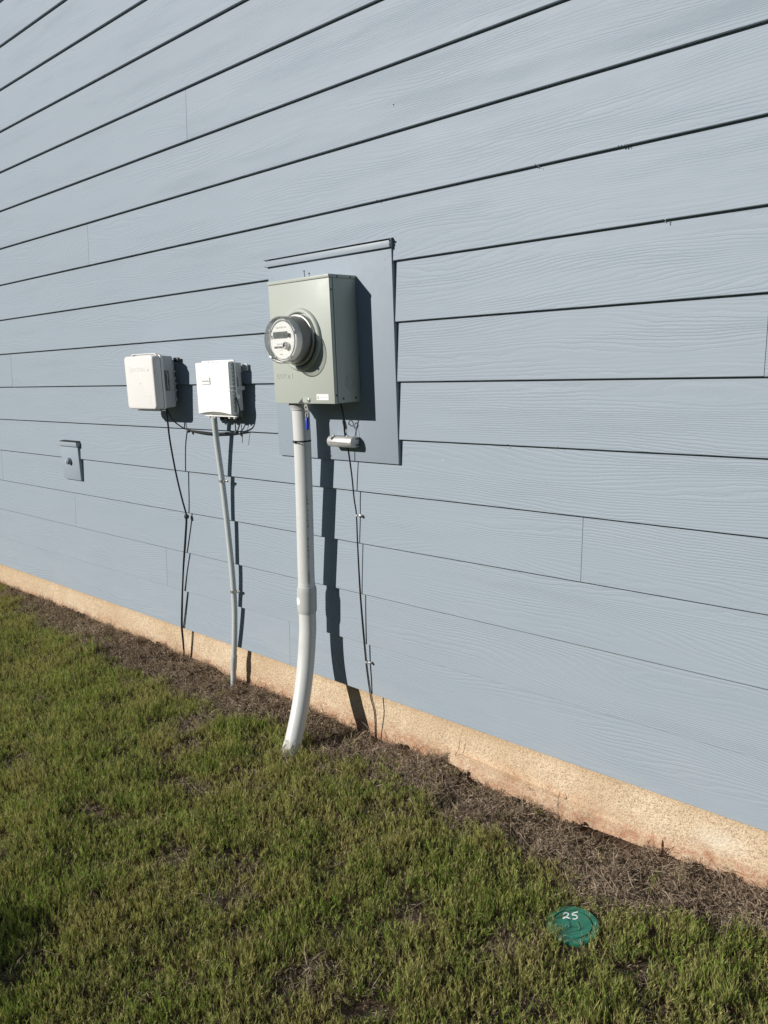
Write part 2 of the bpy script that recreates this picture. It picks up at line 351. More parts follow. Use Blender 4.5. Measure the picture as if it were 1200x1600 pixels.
# ------------------------------------------------------------------ house wall
EXP = 0.2032
XL, XR = -12.0, 4.0
wall = thing('house_wall', 'blue-grey lap siding wall on a tan concrete foundation', 'wall', (0, 0, 0))
joints = {-1: [-2.968], 1: [-3.902], 4: [-.628], 7: [-1.122, -5.336], 8: [-4.372], 9: [-3.448], 10: [-2.517]}
def siding_plank(x0, x1, zb, top):
    """tilted 8 mm board: foot proud, head tucked under the course above; softly rounded foot"""
    T = 0.0125; e = EXP+0.03 if not top else EXP
    slope = T/EXP
    sec = [(0.0012, 0.0), (0.0, 0.0014), (slope*e, e), (slope*e+T-0.0005, e), (T, 0.0)]
    bm = bmesh.new(); n = max(2, int((x1-x0)/0.25)); rings = []
    ph = random.random()*50
    for i in range(n+1):
        x = x0+(x1-x0)*i/n
        wv = mnoise.noise(Vector((x*1.3, ph, 0)))*0.0007; wz = mnoise.noise(Vector((x*1.1, 0, ph)))*0.0010
        rings.append([(x, y+(wv if k < 2 else 0), zb+z+(wz if (k < 2 or k == 4) else 0)) for k, (y, z) in enumerate(sec)])
    loft(bm, rings)
    return bm_obj('siding_plank', bm, M_SIDING, wall)
for k in range(-15, 11):
    zb = GZ-k*EXP
    js = joints.get(k)
    if js is None: js = [-10.4+((k*1.37) % 2.6)]
    js = sorted(js+[j for j in (js[0]-4.3-((k*.37) % .7) if js[0] > -7.5 else XR-1.0-((k*0.61) % 1.5),) if XL < j])
    xx = [XL]+js+[XR]
    for a, b in zip(xx[:-1], xx[1:]):
        if b-a > 0.05: siding_plank(a+(0.0008 if a != XL else 0), b-(0.0008 if b != XR else 0), zb, k == -15)
box('sheathing', M_DARK, wall, (XL, XR, 0.0285, 0.15, GZ-2.03, GZ+16*EXP-0.03), smooth=False)
# foundation set back behind the siding, front face slightly uneven
bm = bmesh.new()
fx = np.arange(XL, XR+.01, .06); fz = np.arange(-.25, GZ-2.0, .03)
G = [[bm.verts.new((x, 0.04+mnoise.noise(Vector((x*4, z*9, 0)))*0.004+mnoise.noise(Vector((x*21, z*30, 5)))*0.0018, z)) for x in fx] for z in fz]
for j in range(len(fz)-1):
    for i in range(len(fx)-1): bm.faces.new((G[j][i], G[j][i+1], G[j+1][i+1], G[j+1][i]))
for a, b, y0, y1 in ((0, -1, 0, 0),):
    pass
ext = bmesh.ops.extrude_edge_only(bm, edges=[e for e in bm.edges if e.is_boundary])
bmesh.ops.translate(bm, verts=[v for v in ext['geom'] if isinstance(v, bmesh.types.BMVert)], vec=(0, .1, 0))
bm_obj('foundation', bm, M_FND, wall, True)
# lip of spilled concrete at the soil line
bm = bmesh.new(); rings = []
for i in range(41):
    x = -1.66+.80*i/40; t = i/40; top = .058-.024*t+mnoise.noise(Vector((x*8, 2, 0)))*.004; pr = .036*(math.sin(math.pi*min(1, t*1.25+.12))**.5 if t*1.25+.12 < 1 else 0.02)+.004
    y = .038-pr+mnoise.noise(Vector((x*13, 0, 3)))*.003
    rings.append([(x, .05, -.1), (x, .05, top+.006), (x, y+.006, top), (x, y, top-.006), (x, y-.004, -.1)])
loft(bm, rings); bm_obj('footing_edge', bm, M_FND, wall, True)
# rough bits of caulk on the lap edges
def crumbs(pts, name, mat, n=9, spread=.02, size=.0022):
    for (x, y, z) in pts:
        bm = bmesh.new()
        for i in range(n):
            c = Vector((x+random.gauss(0, spread), y-random.random()*.002, z+random.gauss(0, .0022))); s_ = size*random.uniform(.5, 1.3)
            m = Matrix.Translation(c) @ Matrix.Rotation(random.random()*6, 4, (random.random(), 1, random.random())) @ Matrix.Diagonal((s_*1.6, s_, s_, 1))
            bmesh.ops.create_icosphere(bm, subdivisions=1, radius=1, matrix=m)
        o = bm_obj(name, bm, mat, wall); o['kind'] = 'stuff'
crumbs([(-1.006, -.001, GZ-EXP)], 'caulk_crumbs', M_TRIM, 8, .012, .0015)
crumbs([(-1.279, -.001, GZ-EXP), (-.896, -.001, GZ-2*EXP)], 'caulk_crumbs', M_TRIM, 4, .007, .0014)
crumbs([(-1.38, -.001, GZ-5*EXP), (-1.19, -.001, GZ-5*EXP), (-1.9, -.001, GZ-EXP+.001)], 'caulk_crumbs', M_DARK, 2, .006, .0012)
crumbs([(-1.816, -.0005+.0035, 2.315)], 'paint_chip', M_LABEL, 2, .001, .0018)

# ------------------------------------------------------------------ mounting board behind the electric box
mb = thing('mounting_board', 'flat blue-grey painted board with a narrow capped top, behind the electric meter box', 'mounting board', (-2.165, 0, 1.12))
box('board', M_TRIM, mb, (-2.492, -1.8385, -0.005, 0.012, 1.130, 1.872), bev=.0012)
box('trim_cap', M_TRIMPALE, mb, (-2.502, -1.838, -0.016, 0.010, 1.8725, 1.8975), bev=.001)
bm = bmesh.new()
loft(bm, [[(x, .006, 1.9045), (x, -.0215, 1.8990), (x, -.0225, 1.8985), (x, -.0225, 1.8975), (x, -.0205, 1.8972), (x, .006, 1.9025)] for x in (-2.494, -1.836)])
bm_obj('shadow_gap_lip', bm, M_DARK, mb)  # near-black lip stands in for the shaded gap above the cap
bm = bmesh.new()
for sgn in range(5):
    c = Vector((-1.838+random.uniform(-.004, .006), -.012+random.uniform(-.004, .004), 1.885+random.uniform(-.014, .014)))
    bmesh.ops.create_icosphere(bm, subdivisions=1, radius=.0035, matrix=Matrix.Translation(c))
bm_obj('caulk_bead', bm, M_TRIM, mb)
bm = bmesh.new(); tube(bm, smooth_path([(-2.262, -.002, 1.808), (-2.262, -.018, 1.812), (-2.262, -.021, 1.822), (-2.262, -.022, 1.835)], 4), .0013, 8); lathe_z(bm, -2.262, -.022, [(.0042, 1.835), (.0042, 1.837)], 12)
bm_obj('nail', bm, M_DARK, mb, True)
for x, z in ((-1.868, 1.835), (-1.872, 1.170), (-1.855, 1.160), (-2.47, 1.83), (-2.44, 1.19)):
    bm = bmesh.new(); lathe_y(bm, x, z, [(.0026, -.0045), (.0026, -.0058), (.0012, -.0058)], 10); bm_obj('nail_head', bm, M_TRIM, mb, True)

# ------------------------------------------------------------------ electric meter box
X0, X1, Z0, Z1 = -2.335, -2.010, 1.352, 1.796
CX, CZ = -2.1725, 1.581
eb = thing('electric_meter_box', 'pale green-grey steel box holding the round glass meter on the painted board', 'meter box', (CX, 0, Z0))
box('enclosure', M_METERBOX, eb, (X0+.002, X1-.0015, -.1235, -.0055, Z0+.001, Z1-.012), bev=.0015)
# cover with an embossed ring round the meter opening
box('cover', M_METERBOX, eb, (X0, X1, -.140, -.1245, Z0, Z1-.0125), bev=.0022)
box('top_flange', M_METERBOX, eb, (X0-.001, X1+.0005, -.1425, -.0060, Z1-.0115, Z1), bev=.0015)
box('side_flange', M_METERBOX, eb, (X1-.001, X1+.0012, -.1225, -.1170, Z0+.004, Z1-.013), bev=.0004)
bm = bmesh.new(); lathe_y(bm, CX, CZ, [(.112, -.1395), (.1112, -.1455), (.1075, -.1510), (.1020, -.1530), (.0970, -.1515), (.0945, -.1415)], 80, False, False); bm_obj('socket_ring', bm, M_METERBOX, eb, True)
for yy, zz, rr in ((-.056, 1.425, .027), (-.056, 1.425, .020), (-.056, 1.425, .0125)):
    bm = bmesh.new(); pts = [(X1-.0012, yy+rr*math.cos(a*math.pi/24), zz+rr*math.sin(a*math.pi/24)) for a in range(49)]
    tube(bm, pts, .0013, 6); bm_obj('knockout', bm, M_METERBOX, eb, True)
for yy, zz in ((-.101, 1.7885), (-.035, 1.7895), (-.13, 1.381), (-.095, 1.368), (-.033, 1.368), (-.132, 1.744)):
    bm = bmesh.new(); lathe_x(bm, [(.0034, X1-.002), (.0034, X1+.0012), (.002, X1+.0016)], yy, zz, 12); bm_obj('screw', bm, M_INK, eb, True)
text_obj('raised_lettering', 'EATON', M_METERBOX, eb, (-2.272, -.1398, 1.452), .027, .0012, xs=1.02, bold=.0004)
box('sticker', M_LABEL, eb, (-2.102, -2.040, -.1409, -.1402, 1.365, 1.386))
box('printed_mark', M_INK, eb, (-2.096, -2.0925, -.1413, -.14095, 1.369, 1.379))
for i in range(5): box('printed_line', M_INKG, eb, (-2.086+.0085*i, -2.081+.0085*i, -.1412, -.14095, 1.3745, 1.3765))
# hasp: pressed latch at the foot of the cover
bm = bmesh.new()
loft(bm, [[(CX+x, y, 1.362+z) for x, z in rrect(.040, .018, .0085, 5)] for y in (-.1402, -.1425)]); bmesh.ops.translate(bm, verts=bm.verts, vec=(.015, 0, .003))
bm_obj('latch_plate', bm, M_METERBOX, eb, True)
bm = bmesh.new(); lathe_y(bm, CX+.028, 1.3655, [(.0062, -.1425), (.0062, -.1446), (.0035, -.1452)], 16); bm_obj('latch_screw', bm, M_GALV, eb, True)
bm = bmesh.new(); vs = [(CX-.030, 1.3545), (CX-.003, 1.3545), (CX-.004, 1.3725)]
loft(bm, [[(x, y, z) for x, z in vs] for y in (-.1402, -.1418)]); bm_obj('latch_slot', bm, M_INK, eb)
# hanging tab with two holes + seal
tabm = Matrix.Translation((-2.171, -.132, 1.342)) @ Matrix.Rotation(math.radians(-16), 4, 'Y')
bm = bmesh.new(); loft(bm, [[tabm @ Vector((x, y, z-.010)) for x, z in rrect(.018, .036, .0075, 5)] for y in (0, -.0022)])
bm_obj('hasp_tab', bm, M_GALV, eb, True)
for dz in (-.004, -.020):
    bm = bmesh.new(); c = tabm @ Vector((0, -.0025, dz)); lathe_y(bm, c.x, c.z, [(.0042, c.y), (.0042, c.y-.0006)], 14); bm_obj('tab_hole', bm, M_INK, eb)
seal = thing('lock_seal', 'small bright blue barrel seal hanging under the electric meter box', 'seal', (-2.166, -.134, 1.262))
tube_obj('shackle', M_GALV, seal, [(-2.172, -.136, 1.302), (-2.174, -.134, 1.320), (-2.167, -.136, 1.329), (-2.160, -.134, 1.318), (-2.161, -.136, 1.302)], .0011, 8)
bm = bmesh.new(); lathe_z(bm, -2.166, -.136, [(.0045, 1.256), (.0062, 1.258), (.0062, 1.298), (.0045, 1.301)], 20); bm_obj('barrel', bm, M_BLUE, seal, True)

# ------------------------------------------------------------------ electricity meter
em = thing('electricity_meter', 'round glass-covered meter with a small display, projecting from the green-grey box', 'meter', (CX, -.14, CZ))
bm = bmesh.new(); lathe_y(bm, CX, CZ, [(.090, -.1455), (.0905, -.150), (.0905, -.157), (.0885, -.1595), (.084, -.160)], 80, True, False); bm_obj('sealing_ring', bm, M_GALV, em, True)
bm = bmesh.new(); lathe_y(bm, CX, CZ, [(.0765, -.150), (.0765, -.196), (.074, -.198)], 64); bm_obj('meter_body', bm, M_MBODY, em, True)
bm = bmesh.new(); lathe_y(bm, CX, CZ, [(.0745, -.198), (.0748, -.222), (.0725, -.2245), (.066, -.2250), (.066, -.2230)], 64); bm_obj('bezel', bm, M_MFACE, em, True)
bm = bmesh.new(); lathe_y(bm, CX, CZ, [(.0655, -.2235), (.0655, -.2262)], 64); face = bm_obj('face_plate', bm, M_MFACE, em, True)
# clear cover: thick rolled rim at the front, flat front pane
bm = bmesh.new(); lathe_y(bm, CX, CZ, [(.0845, -.1605), (.0835, -.170), (.0825, -.2345), (.0805, -.2400), (.0770, -.2425), (.0730, -.2410), (.0700, -.2375), (.0, -.2375)][:-1], 96, False, True)
bm_obj('clear_cover', bm, M_GLASS, em, True)
bm = bmesh.new()
tube(bm, [(CX+.0795*math.cos(a*math.pi/36), -.2395, CZ+.0795*math.sin(a*math.pi/36)) for a in range(73)], .0016, 8, False); bm_obj('cover_rim', bm, M_GLASS, em, True)
bm = bmesh.new()
tube(bm, [(CX+.0668*math.cos(a*math.pi/36), -.2262, CZ+.0668*math.sin(a*math.pi/36)) for a in range(73)], .0014, 6, False); bm_obj('face_ring', bm, M_INKG, em, True)
bm = bmesh.new(); add_box(bm, CX-.046, CX+.030, -.2290, -.2264, CZ+.006, CZ+.029, .001, 1); d_ = bm_obj('display', bm, M_LCD, em, True)
text_obj('display_digits', '88:88.8', M_INK, em, (CX-.004, -.2293, CZ+.0165), .015, .0001, xs=1.0)
text_obj('printed_lettering', 'CENTRON', M_INKG, em, (CX-.004, -.2265, CZ+.043), .0085, .0001, xs=1.4)
text_obj('printed_lettering', 'CL200 240V 3W', M_INKG, em, (CX-.010, -.2265, CZ-.014), .0065, .0001)
for i, (w_, zz) in enumerate(((.034, -.026), (.026, -.034), (.018, -.041))):
    pass
bm = bmesh.new()
x = CX-.045
while x < CX+.010:
    ww = random.choice((.0008, .0012, .0018)); add_box(bm, x, x+ww, -.2266, -.22625, CZ-.029, CZ-.021); x += ww+.001
bm_obj('bar_code', bm, M_INK, em)
text_obj('printed_lettering', '1 2 5 4', M_INKG, em, (CX-.012, -.2265, CZ-.036), .0065, .0001)
text_obj('printed_lettering', 'kWh', M_INKG, em, (CX-.008, -.2265, CZ-.050), .008, .0001)
bm = bmesh.new(); add_box(bm, CX-.058, CX-.052, -.2268, -.22625, CZ+.004, CZ+.018); bm_obj('printed_mark', bm, M_INK, em)
bm = bmesh.new(); lathe_y(bm, CX+.026, CZ-.020, [(.0135, -.2262), (.0135, -.2375), (.0115, -.2395), (.0085, -.2395), (.0085, -.2360)], 28); op = bm_obj('optical_port', bm, M_GALV, em, True)
for dx in (-.004, .004):
    bm = bmesh.new(); lathe_y(bm, CX+.026+dx, CZ-.020, [(.0026, -.2361), (.0026, -.2372)], 12); bm_obj('port_lens', bm, M_INK, op)
for a in (20, -55, 150, 235):
    c = (CX+.0715*math.cos(math.radians(a)), CZ+.0715*math.sin(math.radians(a)))
    bm = bmesh.new(); lathe_y(bm, c[0], c[1], [(.0048, -.2245), (.0048, -.2300), (.0030, -.2305)], 14); bm_obj('face_screw', bm, M_LGREY, em, True)
bm = bmesh.new(); add_box(bm, CX+.033, CX+.045, -.236, -.2262, CZ+.009, CZ+.022, .002, 2); bm_obj('reset_button', bm, M_INK, em, True)

# ------------------------------------------------------------------ large riser pipe
PP = [(-2.262, -.080, 1.36), (-2.262, -.080, 1.20), (-2.270, -.080, .976), (-2.280, -.083, .705), (-2.281, -.085, .61), (-2.281, -.088, .561), (-2.280, -.092, .459), (-2.279, -.101, .395), (-2.274, -.117, .325), (-2.265, -.140, .255), (-2.255, -.168, .186), (-2.243, -.203, .115), (-2.226, -.252, .035), (-2.208, -.300, -.04), (-2.195, -.335, -.095)]
rp = thing('riser_pipe', 'thick pale grey plastic pipe bending from the electric meter box into the lawn', 'pipe', (-2.20, -.30, 0))
path = smooth_path(PP, 5)
up = [p for p in path if p.z > .60]; lowp = [p for p in path if p.z < .64]
tube_obj('upper_pipe', M_PVC, rp, up[:1]+up[2:], .0335, 32, 0)
tube_obj('curved_pipe', M_PVC, rp, lowp, .0345, 32, 0)
def along(z0, z1, n=6):
    o = []
    for i in range(n+1):
        z = z0+(z1-z0)*i/n
        for a, b in zip(path[:-1], path[1:]):
            if a.z >= z >= b.z: o.append(a+(b-a)*((a.z-z)/(a.z-b.z+1e-9))); break
    return o
cp = along(.624, .516, 10)
tube_obj('coupling', M_PVC2, rp, cp, [.0368, .0392, .0395, .0395, .0395, .0395, .0395, .0395, .0393, .0388, .036], 36, 0)
tube_obj('box_hub', M_LGREY, rp, along(1.352, 1.325, 4), [.043, .043, .041, .037, .037], 32, 0)
cb_ = tube_obj('strap_band', M_DARK, rp, along(1.209, 1.203, 2), .0343, 32, 0)
bm = bmesh.new(); add_box(bm, -2.272, -2.258, -.121, -.113, 1.200, 1.209, .001, 1); bm_obj('strap_buckle', bm, M_INK, rp, True)
bm = bmesh.new(); add_box(bm, -2.258, -2.238, -.1175, -.1135, 1.199, 1.2015, .0005, 1); bm_obj('strap_tail', bm, M_INK, rp, True)
M_MUDDY = simple('mud_stained_pvc', (0.55, 0.54, 0.51), 0.8, var=0.25, grain=1.0, gscale=90, dirt=(0.05, 0.035, 0.025))
col_pts = [p for p in path if p.z < .046][:8]
bm = bmesh.new(); tube(bm, [col_pts[0]+(col_pts[-1]-col_pts[0])*(i/14) for i in range(15)], .0378, 40)
for v in bm.verts: v.co += Vector((mnoise.noise(v.co*55), mnoise.noise(v.co*55+Vector((9, 0, 0))), mnoise.noise(v.co*40+Vector((0, 7, 0)))*2.2))*.0028
bm_obj('base_collar', bm, M_MUDDY, rp, True)
# round sticker wrapped on the coupling
bm = bmesh.new(); cc = along(.585, .553, 8); N = 10; prev = None
for i, p in enumerate(cc):
    t = (i/8-.5)*2; half = .42*math.sqrt(max(0, 1-t*t)); row = []
    for k in range(N+1):
        a = math.radians(-107)+half*(k/N*2-1); row.append(bm.verts.new((p.x+.0401*math.cos(a), p.y+.0401*math.sin(a), p.z)))
    if prev:
        for k in range(N): bm.faces.new((prev[k], prev[k+1], row[k+1], row[k]))
    prev = row
bmesh.ops.remove_doubles(bm, verts=bm.verts, dist=1e-6)
bm_obj('round_sticker', bm, M_LABEL, rp, True)
# printed line running down the shaded side (raised by nothing but ink thickness)
bm = bmesh.new(); z = 1.00; rr = .03375; a0 = math.radians(-22)
random.seed(3)
while z > .64:
    hh = random.choice((.004, .006, .008)); p = along(z, z-hh, 1)
    if len(p) == 2 and random.random() < .8:
        for off in (-.0030, .0012):
            if random.random() < .75:
                da = off/rr; q = []
                for (pt, aa) in ((p[0], a0+da), (p[0], a0+da+.05), (p[1], a0+da+.05), (p[1], a0+da)):
                    q.append(bm.verts.new((pt.x+rr*math.cos(aa), pt.y+rr*math.sin(aa), pt.z)))
                bm.faces.new(q)
    z -= hh+random.choice((.002, .003, .008))
o = bm_obj('printed_line', bm, M_INK, rp); o['kind'] = 'stuff'

# ------------------------------------------------------------------ thin conduit under the white box
tc = thing('thin_conduit', 'slim light grey conduit strapped to the siding below the white textured box', 'conduit', (-2.91, -.02, 0))
CP = [(-2.856, -.055, 1.285), (-2.862, -.048, 1.20), (-2.866, -.040, 1.12), (-2.868, -.030, 1.000), (-2.865, -.026, .88), (-2.860, -.025, .76), (-2.856, -.024, .64), (-2.854, -.024, .53), (-2.860, -.022, .405), (-2.876, -.021, .28), (-2.893, -.020, .18), (-2.906, -.020, .11), (-2.918, -.020, .03), (-2.932, -.020, -.05)]
cpath = smooth_path(CP, 5)
tube_obj('tube', M_COND, tc, cpath, .0128, 20, 0)
tube_obj('coupling', M_PVC2, tc, [p for p in cpath if .085 < p.z < .165], .0155, 20, 0)
for z0, x0, y0, sx in ((.998, -2.868, -.030, 1), (.487, -2.855, -.0235, 1)):
    bm = bmesh.new()
    loft(bm, [[(x0+R_*math.cos(a), y0+R_*math.sin(a), z0+dz) for R_, dz in ((.0136, -.006), (.0152, -.006), (.0152, .006), (.0136, .006))] for a in [math.radians(180+ (i/14)*180) for i in range(15)]])
    st = bm_obj('strap', bm, M_GALV, tc, True)
    bm = bmesh.new(); add_box(bm, x0+.0138, x0+.034, y0+.008, y0+.0100, z0-.006, z0+.006, .0006, 1); add_box(bm, x0+.0137, x0+.0153, y0, y0+.0098, z0-.006, z0+.006)
    bm_obj('strap_foot', bm, M_GALV, tc, True)
    bm = bmesh.new(); lathe_y(bm, x0+.025, z0, [(.0055, y0+.008), (.0055, y0+.003), (.0030, y0+.002)], 8); bm_obj('strap_screw', bm, M_GALV, tc, True)

# ------------------------------------------------------------------ warm white box (left)
gb = thing('cable_utility_box', 'warm white box with rounded lid and raised lettering, leftmost of the two plastic boxes', 'utility box', (-3.29, 0, 1.31))
cxg, czg = -3.292, 1.4375
def shell(cx, cz, secs, n=6):
    bm = bmesh.new(); loft(bm, [[(cx+dx+x, y, cz+z) for x, z in rrect(w_, h_, rad, n)] for (y, w_, h_, rad, dx) in secs]); return bm
bm_obj('base', shell(cxg+.006, czg, [(-.028, .205, .225, .010, 0), (-.030, .215, .232, .012, 0), (-.093, .226, .238, .014, 0)]), M_BEIGE2, gb, True)
bm_obj('lid', shell(cxg, czg, [(-.088, .250, .248, .018, 0), (-.098, .252, .250, .018, 0), (-.1005, .246, .244, .018, 0), (-.103, .246, .244, .018, 0), (-.1325, .244, .242, .018, 0), (-.1370, .240, .238, .017, 0), (-.1393, .234, .233, .014, 0), (-.140, .226, .226, .012, 0)]), M_BEIGE, gb, True)
# hinge hood above the lid
bm = bmesh.new()
prof = [(x, z) for x, z in rrect(.236, .262, .030, 6) if z > .075]
prof = sorted(prof, key=lambda q: q[0])
loft(bm, [[(cxg+x*sx, y, czg+z*sz+.000) for sx, sz in ((1, 1), (.975, .978)) for x, z in (prof if sx == 1 else prof[::-1])] for y in (-.086, -.108)])
bm_obj('lid_flange', bm, M_BEIGE, gb, True)
box('lid_foot_flange', M_BEIGE, gb, (cxg-.095, cxg+.115, -.108, -.086, czg-.1305, czg-.1262), bev=.0015)
text_obj('raised_lettering', 'Spectrum', M_BEIGE, gb, (cxg-.014, -.1398, czg+.062), .038, .0007, xs=.92)
bm = bmesh.new(); loft(bm, [[(cxg+.072+a, y, czg+.060+b) for a, b in ((0, -.010), (.016, 0), (0, .010))] for y in (-.1398, -.1412)]); bm_obj('raised_arrow', bm, M_BEIGE, gb)
for i in range(4): box('raised_rib', M_BEIGE, gb, (cxg+.012, cxg+.085, -.1410, -.1398, czg-.062-.0095*i, czg-.0595-.0095*i), smooth=False)
bm = bmesh.new(); lathe_y(bm, cxg+.006, czg-.004, [(.003, -.1398), (.003, -.1410)], 10); bm_obj('moulding_mark', bm, M_BEIGE2, gb)
# side latch on the right hand face
sx = cxg+.006+.113
bm = bmesh.new(); add_box(bm, sx-.001, sx+.002, -.080, -.058, czg-.040, czg+.052, .001, 1); bm_obj('latch_recess', bm, M_MBODY, gb, True)
tube_obj('latch_wire', M_GALV, gb, [(sx+.004, -.074, czg+.046), (sx+.006, -.071, czg+.020), (sx+.005, -.073, czg-.004), (sx+.005, -.070, czg-.034)], .0024, 8)
tube_obj('latch_hook', M_GALV, gb, [(sx+.003, -.062, czg+.014), (sx+.006, -.060, czg+.002), (sx+.003, -.062, czg-.008)], .0024, 8)
for dz in (.045, .015, -.010, -.040, -.082): box('clip', M_BEIGE2, gb, (sx-.006, sx+.001, -.033, -.022, czg+dz-.003, czg+dz+.003), bev=.001)
box('wall_bracket', M_BEIGE2, gb, (cxg-.08, cxg+.085, -.028, -.001, czg-.095, czg+.100), bev=.006)
bm = bmesh.new(); add_box(bm, cxg+.095, cxg+.135, -.0145, -.002, czg+.088, czg+.108, .004, 2); bm_obj('mounting_lug', bm, M_BLACK, gb, True)

# ------------------------------------------------------------------ white textured box
fb = thing('fibre_utility_box', 'white textured box with a small framed label and side latch, beside the warm white box', 'utility box', (-2.80, 0, 1.30))
cxf, czf = -2.805, 1.410
bm_obj('base', shell(cxf+.010, czf, [(-.020, .208, .200, .008, 0), (-.060, .214, .206, .008, 0)]), M_LGREY, fb, True)
bm_obj('base_rim', shell(cxf+.006, czf, [(-.052, .232, .226, .010, 0), (-.0575, .232, .226, .010, 0)]), M_WHITE, fb, True)
# lid: front face bowed, hollow scoop at the foot
bm = bmesh.new(); rings = []; NX = 14
for i in range(NX+1):
    t = i/NX; x = cxf-.117+.232*t; s_ = math.sin(math.pi*t); foot = czf-.112+.010*s_-.002*(t > .9)*0
    rings.append([(x, -.058, czf+.108), (x, -.079, czf+.1055-.002*s_), (x, -.0835, czf+.101-.006*s_), (x, -.0855, foot+.001), (x, -.083, foot-.001*s_), (x, -.058, czf-.116)])
loft(bm, rings); bm_obj('lid', bm, M_WHITE, fb, True)
for i in range(7): box('vent_slot', M_INKG, fb, (cxf-.098+.030*i, cxf-.094+.030*i, -.0745, -.0700, czf+.1052, czf+.1068), smooth=False)
for i in range(13): box('lid_tooth', M_INKG, fb, (cxf+.1145, cxf+.1162, -.0665, -.0630, czf+.088-.0158*i, czf+.097-.0158*i), smooth=False)
box('foot_tray', M_WHITE, fb, (cxf-.108, cxf+.124, -.066, -.058, czf-.1235, czf-.1185), bev=.001)
for x in (-.085, -.045, .060, .095):
    box('tray_clip', M_LGREY, fb, (cxf+x, cxf+x+.012, -.062, -.052, czf-.132, czf-.1237), bev=.001)
box('cable_entry', M_MBODY, fb, (cxf-.070, cxf+.105, -.050, -.020, czf-.128, czf-.104), bev=.002)
for x in (-.02, .02, .085): 
    bm = bmesh.new(); lathe_z(bm, cxf+x, -.035, [(.008, czf-.142), (.010, czf-.139), (.010, czf-.127)], 14); bm_obj('grommet', bm, M_BLACK, fb, True)
box('label_frame', M_LGREY, fb, (cxf-.076, cxf-.016, -.0868, -.0830, czf+.014, czf+.044), smooth=False)
box('label_plate', M_LABEL, fb, (cxf-.074, cxf-.018, -.0875, -.0866, czf+.016, czf+.042), smooth=False)
text_obj('label_lettering', 'Google Fiber', M_INKG, fb, (cxf-.046, -.0878, czf+.028), .0105, .0001, xs=.95, bold=.0002)
box('mounting_ear', M_LGREY, fb, (cxf+.112, cxf+.146, -.010, -.004, czf+.066, czf+.095), bev=.002)
bm = bmesh.new(); lathe_y(bm, cxf+.134, czf+.080, [(.005, -.0095), (.005, -.013)], 10); bm_obj('ear_screw', bm, M_GALV, fb, True)
box('hinge_cheek', M_LGREY, fb, (cxf+.112, cxf+.120, -.052, -.020, czf+.060, czf+.100), bev=.002)
# side latch
lx = cxf+.1175
tube_obj('latch_bail', M_WHITE, fb, [(cxf+.106, -.0872, czf+.003), (lx+.003, -.075, czf+.004), (lx+.004, -.056, czf+.003), (lx+.004, -.052, czf-.006), (lx+.004, -.056, czf-.014), (lx+.003, -.075, czf-.014), (cxf+.106, -.0872, czf-.013)], .0020, 8, 4)
box('latch_arm', M_LGREY, fb, (lx, lx+.006, -.052, -.012, czf-.013, czf+.003), bev=.001)
box('latch_tongue', M_LGREY, fb, (lx, lx+.005, -.042, -.036, czf-.010, czf+.040), bev=.001)
bm = bmesh.new(); lathe_x(bm, [(.009, lx-.001), (.009, lx+.004), (.006, lx+.005)], -.046, czf-.040, 16); bm_obj('side_screw', bm, M_WHITE, fb, True)

# ------------------------------------------------------------------ ground clamp block on the board
gc = thing('grounding_bridge', 'short silver metal bar with slotted end clamped on the lower board', 'grounding bar', (-2.09, -.03, 1.19))
bm = bmesh.new(); n = 18
def dsec(x, s_=1.0):
    pts = []
    for i in range(n+1):
        a = math.radians(90+180*i/n); pts.append((x, -.038+.020*s_*math.cos(a), 1.205+.0205*s_*math.sin(a)))
    return pts+[(x, -.012, 1.205-.0185*s_), (x, -.012, 1.205+.0185*s_)]
loft(bm, [dsec(-2.150, .93), dsec(-2.148), dsec(-2.026), dsec(-2.024, .93)]); bm_obj('bar', bm, M_ALU, gc, True)
for y0, y1, z0, z1 in ((-.030, -.011, 1.214, 1.219), (-.030, -.011, 1.191, 1.196)): box('slot', M_INK, gc, (-2.0265, -2.0232, y0, y1, z0, z1), smooth=False)
for x in (-2.135, -2.062): 
    bm = bmesh.new(); lathe_z(bm, x, -.034, [(.006, 1.222), (.006, 1.2285), (.0045, 1.2295)], 10); bm_obj('set_screw', bm, M_ALU, gc, True)
box('notch', M_INK, gc, (-2.118, -2.080, -.040, -.028, 1.2235, 1.2262), smooth=False)
box('foot_plate', M_ALU, gc, (-2.145, -2.030, -.013, -.0055, 1.188, 1.222), bev=.001)
text_obj('stamped_lettering', 'INTERSYSTEM BONDING', M_INKG, gc, (-2.087, -.0586, 1.2025), .0085, .0001, xs=1.0)

# ------------------------------------------------------------------ wires and cables
WP = [(-2.052, -.075, 1.36), (-2.058, -.055, 1.30), (-2.070, -.040, 1.235), (-2.068, -.030, 1.185), (-2.066, -.018, 1.083), (-2.064, -.012, .985), (-2.060, -.008, .925), (-2.061, -.008, .81), (-2.060, -.008, .632), (-2.055, -.008, .503), (-2.046, -.008, .352), (-2.037, -.009, .27), (-2.028, -.006, .189), (-2.022, .005, .122), (-2.034, .018, .03), (-2.036, .02, -.03)]
gw = thing('ground_wire', 'pair of thin dark wires running from under the electric meter box down to the soil', 'wire', (-2.035, .02, 0))
tube_obj('wire', M_BLACK, gw, WP, .0021, 8)
tube_obj('wire', M_BLACK, gw, [(p[0]+.002+.002*math.sin(p[2]*5), min(p[1]+.002, -.004) if p[2] > .2 else p[1]+.004, p[2]) for p in WP], .0018, 8)
tube_obj('wire_loop', M_BLACK, gw, [(-2.062, -.025, 1.268), (-2.057, -.025, 1.280), (-2.047, -.024, 1.283), (-2.040, -.022, 1.274), (-2.044, -.020, 1.264), (-2.054, -.020, 1.263), (-2.060, -.024, 1.272)], .0016, 8)
